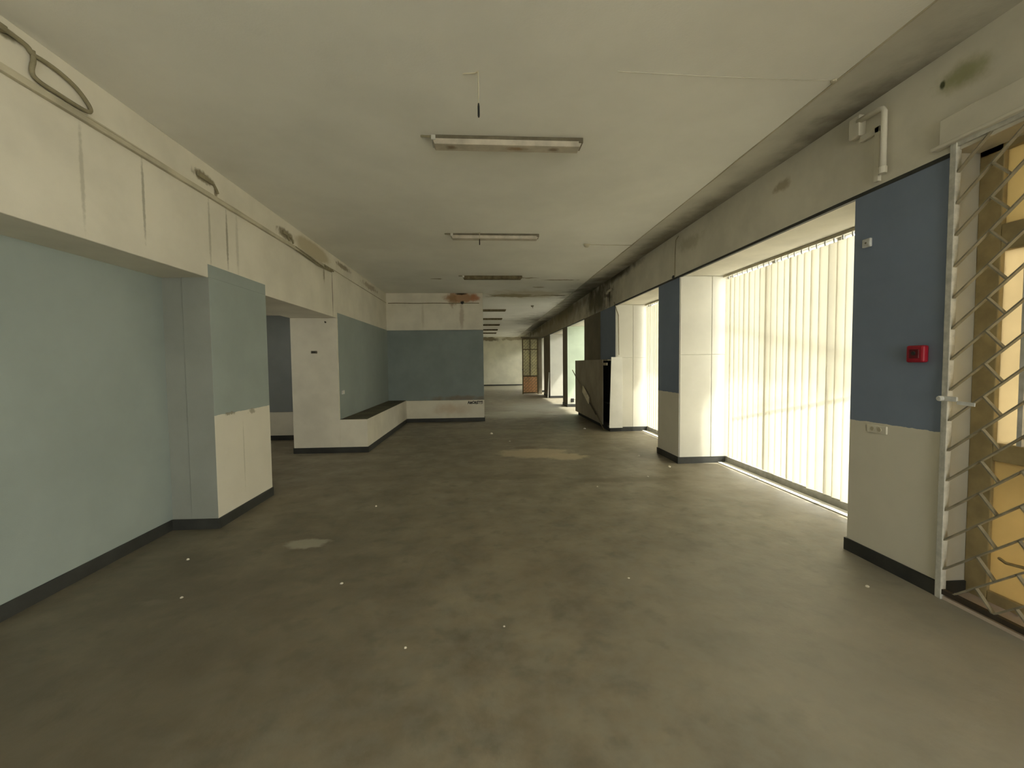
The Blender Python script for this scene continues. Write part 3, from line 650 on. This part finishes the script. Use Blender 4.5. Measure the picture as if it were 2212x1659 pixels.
# pendants and ceiling rose
def pendant(x, y, z1, lab):
    r = empty('bare_wire', (x, y, ZC), lab, 'wire')
    MB().tube([(x, y, ZC), (x + .001, y, (ZC + z1) / 2), (x, y, z1 + .09)], .0042, 6).build('cord', M['conduit'], r)
    MB().lathe([(.004, 0), (.007, .01), (.007, .07), (.004, .09)], (x, y, z1), 'z', 8).build('terminal', M['black'], r)
    MB().tube([(x, y, ZC - .004), (x - .02, y + .02, ZC - .003), (x - .10, y + .03, ZC - .003)], .004, 6).build('feed', M['conduit'], r)
pendant(-.01, 2.92, 3.155, 'thin bare wire hanging from the ceiling before the nearest lamp')
pendant(-.034, 6.40, 3.27, 'short bare wire hanging beside the second ceiling lamp')
r = empty('ceiling_rose', (1.68, 6.99, ZC), 'small round ceiling rose with a cable leading to the right beam', 'ceiling rose')
MB().lathe([(.048, 0), (.046, -.02), (.03, -.04), (.012, -.045)], (1.68, 6.99, ZC), 'z', 20).build('cup', M['conduit'], r, smooth=False)
MB().tube([(1.72, 6.99, ZC - .003), (2.1, 7.0, ZC - .003), (2.42, 7.0, ZC - .003)], .004, 6).build('cord', M['conduit'], r)
r = empty('ceiling_cable', (1.8, 2.9, ZC), 'thin painted cable crossing the ceiling near the camera', 'cable')
MB().tube([(.9, 2.88, ZC - .001), (1.6, 2.9, ZC - .001), (2.42, 2.9, ZC - .001)], .0025, 6).build('run', M['ceiling_edge'], r)
MB().lathe([(.02, 0), (.018, -.012), (.008, -.014)], (2.40, 2.9, ZC), 'z', 10).build('clip', M['conduit'], r)
r = empty('ceiling_hook', (1.62, 14.3, ZC), 'small dark hook on the far ceiling beyond the damp stain', 'hook')
MB().lathe([(.05, 0), (.045, -.03), (.02, -.05)], (1.62, 14.3, ZC), 'z', 12).build('cup', M['grime_metal'], r)
MB().tube([(1.62, 14.3, ZC - .05), (1.64, 14.3, ZC - .07), (1.63, 14.3, ZC - .09)], .008, 6).build('pin', M['grime_metal'], r)

# ---------------------------------------------------------------- cabinet with white end board, pole
cb = empty('tall_cabinet', (2.86, 11.3, 0), 'long brown-grey cabinet with a white end board against the right wall', 'cabinet')
x0 = 2.765
MB().box(x0, x0 + .02, 10.0, 13.02, .10, 1.625).build('front_panel', M['cabinet'], cb, bevel=.003)
MB().box(x0 + .02, XR - .016, 9.64, 13.0, 1.595, 1.625).build('top', M['cabinet'], cb)
MB().box(x0 + .02, XR - .016, 12.98, 13.0, .10, 1.595).build('side_panel', M['cabinet'], cb)
MB().box(XR - .03, XR - .016, 9.64, 12.98, .0, 1.595).box(x0 + .02, XR - .03, 9.64, 12.98, .10, .13).build('back_panel', M['void'], cb)
MB().box(x0 + .06, XR - .03, 9.66, 12.9, 0, .10).build('plinth', M['void'], cb)
MB().box(x0 + .004, x0 + .02, 9.65, 10.0, 1.49, 1.55).build('rail', M['cabinet'], cb)
MB().box(x0 + .02, XR - .03, 9.66, 9.98, .62, .64).build('shelf', M['void'], cb)
MB().hexa([(2.795, 9.545, .085), (2.85, 9.575, 1.675), (2.795, 9.567, .085), (2.85, 9.595, 1.675),
           (3.10, 9.545, .085), (3.10, 9.575, 1.675), (3.10, 9.567, .085), (3.10, 9.595, 1.675)]).build('end_board', M['endpanel'], cb, bevel=.003)
MB().box(2.83, 3.08, 9.58, 9.62, 0, .085).build('foot', M['void'], cb)  # black block stands in for the open shade under the end board
pl = empty('leaning_pole', (2.74, 9.76, 0), 'thin pole with a cream card, leaning along the brown-grey cabinet', 'pole')
A_ = Vector((2.735, 9.745, 0.012)); B_ = Vector((2.735, 13.3, 1.335))
MB().tube([A_, A_.lerp(B_, .5), B_], .012, 8).build('shaft', M['wood_pole'], pl)
MB().bar(A_.lerp(B_, .385) + Vector((-.02, 0, .05)), A_.lerp(B_, .585) + Vector((-.02, 0, .05)), .19, .012).build('card', M['card'], pl)
MB().tube([A_.lerp(B_, .38), A_.lerp(B_, .3), A_.lerp(B_, .2)], .016, 8).build('sleeve', M['rail_dark'], pl)

# leaning white batten by the far column
bt = MB().bar((2.86, 19.3, 0.0), (2.93, 19.35, 1.15), .05, .02, up=(0, 1, 0)).build('wooden_batten', M['endpanel'])
tag(bt, 'thin white batten leaning on the dark column by the far gate', 'batten')

# ---------------------------------------------------------------- far gate
fg = empty('far_gate', (2.36, 22, 0), 'tall brown lattice gate with orange lower panel at the corridor end', 'gate')
MB().box(1.95, 2.01, 21.97, 22.03, 0, 2.83).box(2.71, 2.77, 21.97, 22.03, 0, 2.83).box(2.01, 2.71, 21.97, 22.03, 2.77, 2.83).box(2.01, 2.71, 21.97, 22.03, .03, .09).build('frame', M['frame_far'], fg)
MB().box(2.33, 2.38, 21.98, 22.02, .95, 2.77).box(2.01, 2.33, 21.98, 22.02, 2.24, 2.29).box(2.38, 2.71, 21.98, 22.02, 2.24, 2.29).box(2.01, 2.71, 21.98, 22.02, .88, .95).build('mullion', M['frame_far'], fg)
MB().box(2.01, 2.71, 22.0, 22.01, .09, .88).build('lower_panel', M['pane_orange'], fg)
for a, b_ in ((2.01, 2.33), (2.38, 2.71)):
    for c_, d_ in ((.95, 2.24), (2.29, 2.77)):
        MB().box(a, b_, 22.0, 22.008, c_, d_).build('pane', M['pane_far'], fg)
lt = MB(); st_ = .16
k = -30
while k < 40:
    zA = k * st_; k += 1
    xa, xb = 2.01, 2.71
    za, zb_ = zA, zA + .70
    if zb_ < .09 or za > 2.77: continue
    if za < .09: xa += .09 - za; za = .09
    if zb_ > 2.77: xb -= zb_ - 2.77; zb_ = 2.77
    lt.bar((xa, 21.955, za), (xb, 21.955, zb_), .013, .012, up=(0, 1, 0))
    for j in range(5):
        x = 2.05 + j * .17; z = zA + (x - 2.01)
        if .17 < z < 2.77 and x + .08 < 2.71: lt.bar((x, 21.955, z), (x + .08, 21.955, z - .08), .012, .012, up=(0, 1, 0))
tag(lt.build('lattice', M['grille'], fg), kind='stuff')
MB().lathe([(.03, -.05), (.035, -.03), (.02, 0)], (1.97, 21.97, 1.25), 'y', 10).build('knob', M['black'], fg)
struct(MB().box(2.77, XR, 21.95, 22.05, 0, 2.84).box(1.9, XR, 21.95, 22.05, 2.83, 2.90).build('wall_gate_side', M['col_far']), 'narrow dark wall beside and above the far gate', 'wall')

# ---------------------------------------------------------------- crumbs on the floor
random.seed(11)
for i, (x, y, s) in enumerate([(-1.03, 3.1, .011), (-.45, 2.35, .008), (1.02, 3.0, .008), (2.72, 6.2, .018), (2.2, 5.7, .014), (.15, 9.6, .035), (2.35, 10.05, .03), (1.4, 5.3, .012), (-2.4, 3.6, .012), (-1.2, 4.8, .014), (.5, 8.6, .02), (2.6, 2.75, .012), (-2.05, 3.0, .009), (.1, 2.5, .006), (2.55, 7.0, .02)]):
    b = MB(); n = 7
    b.lathe([(s * random.uniform(.8, 1.2), 0), (s * random.uniform(.7, 1.1), s * .5), (s * .35, s * .9)], (x, y, 0), 'z', n)
    b.v = [(vx + random.uniform(-.2, .2) * s, vy + random.uniform(-.2, .2) * s, vz) for vx, vy, vz in b.v]
    tag(b.build('plaster_crumb', M['plaster']), 'small pale plaster crumb lying on the dirty floor', 'debris', 'plaster crumbs on the floor')

# ---------------------------------------------------------------- outside
struct(MB().box(XW, 22, -16, 40, -.35, -.1).box(-14, XW, -16, Y0 - .2, -.35, -.1).build('ground', M['concrete']), 'pale paved ground outside the windows', 'ground')
struct(MB().box(XW, 5.6, 1.0, 40, 3.9, 4.1).box(XW, XW + .2, Y0, 40, ZB + .12, 4.1).build('trim_7', M['concrete']), 'concrete canopy outside over the windows', 'canopy')  # canopy added to keep sun off the upper part of the blinds
hd = empty('garden_hedge', (6.9, 22, -.1), 'green hedge outside the farther windows', 'hedge')  # hedge added to dim and green the daylight of the far windows
st = MB(); lf = MB(); random.seed(5)
for i in range(26):
    y = 12.5 + i * .9; x = 6.9 + random.uniform(-.3, .3); h = random.uniform(2.8, 3.7)
    st.tube([(x, y, -.1), (x + .05, y + .04, h * .5), (x - .05, y, h)], .04, 6)
    for k in range(420):
        a = random.uniform(0, 6.28); z = random.uniform(.1, h + .3); rr = .75 * math.sqrt(random.random()) * (1 - .4 * z / h)
        px, py = x + rr * math.cos(a), y + rr * math.sin(a); s = random.uniform(.12, .22)
        u = Vector((random.gauss(0, 1), random.gauss(0, 1), random.gauss(0, 1))).normalized(); v = u.orthogonal().normalized()
        p = Vector((px, py, z)); q = len(lf.v)
        lf.v += [tuple(p - u * s), tuple(p + v * s * .4), tuple(p + u * s), tuple(p - v * s * .4)]; lf.f.append((q, q + 1, q + 2, q + 3)); lf.m.append(0)
st.build('stems', M['stem'], hd)
tag(lf.build('foliage', M['leaf'], hd, recalc=False), kind='stuff')
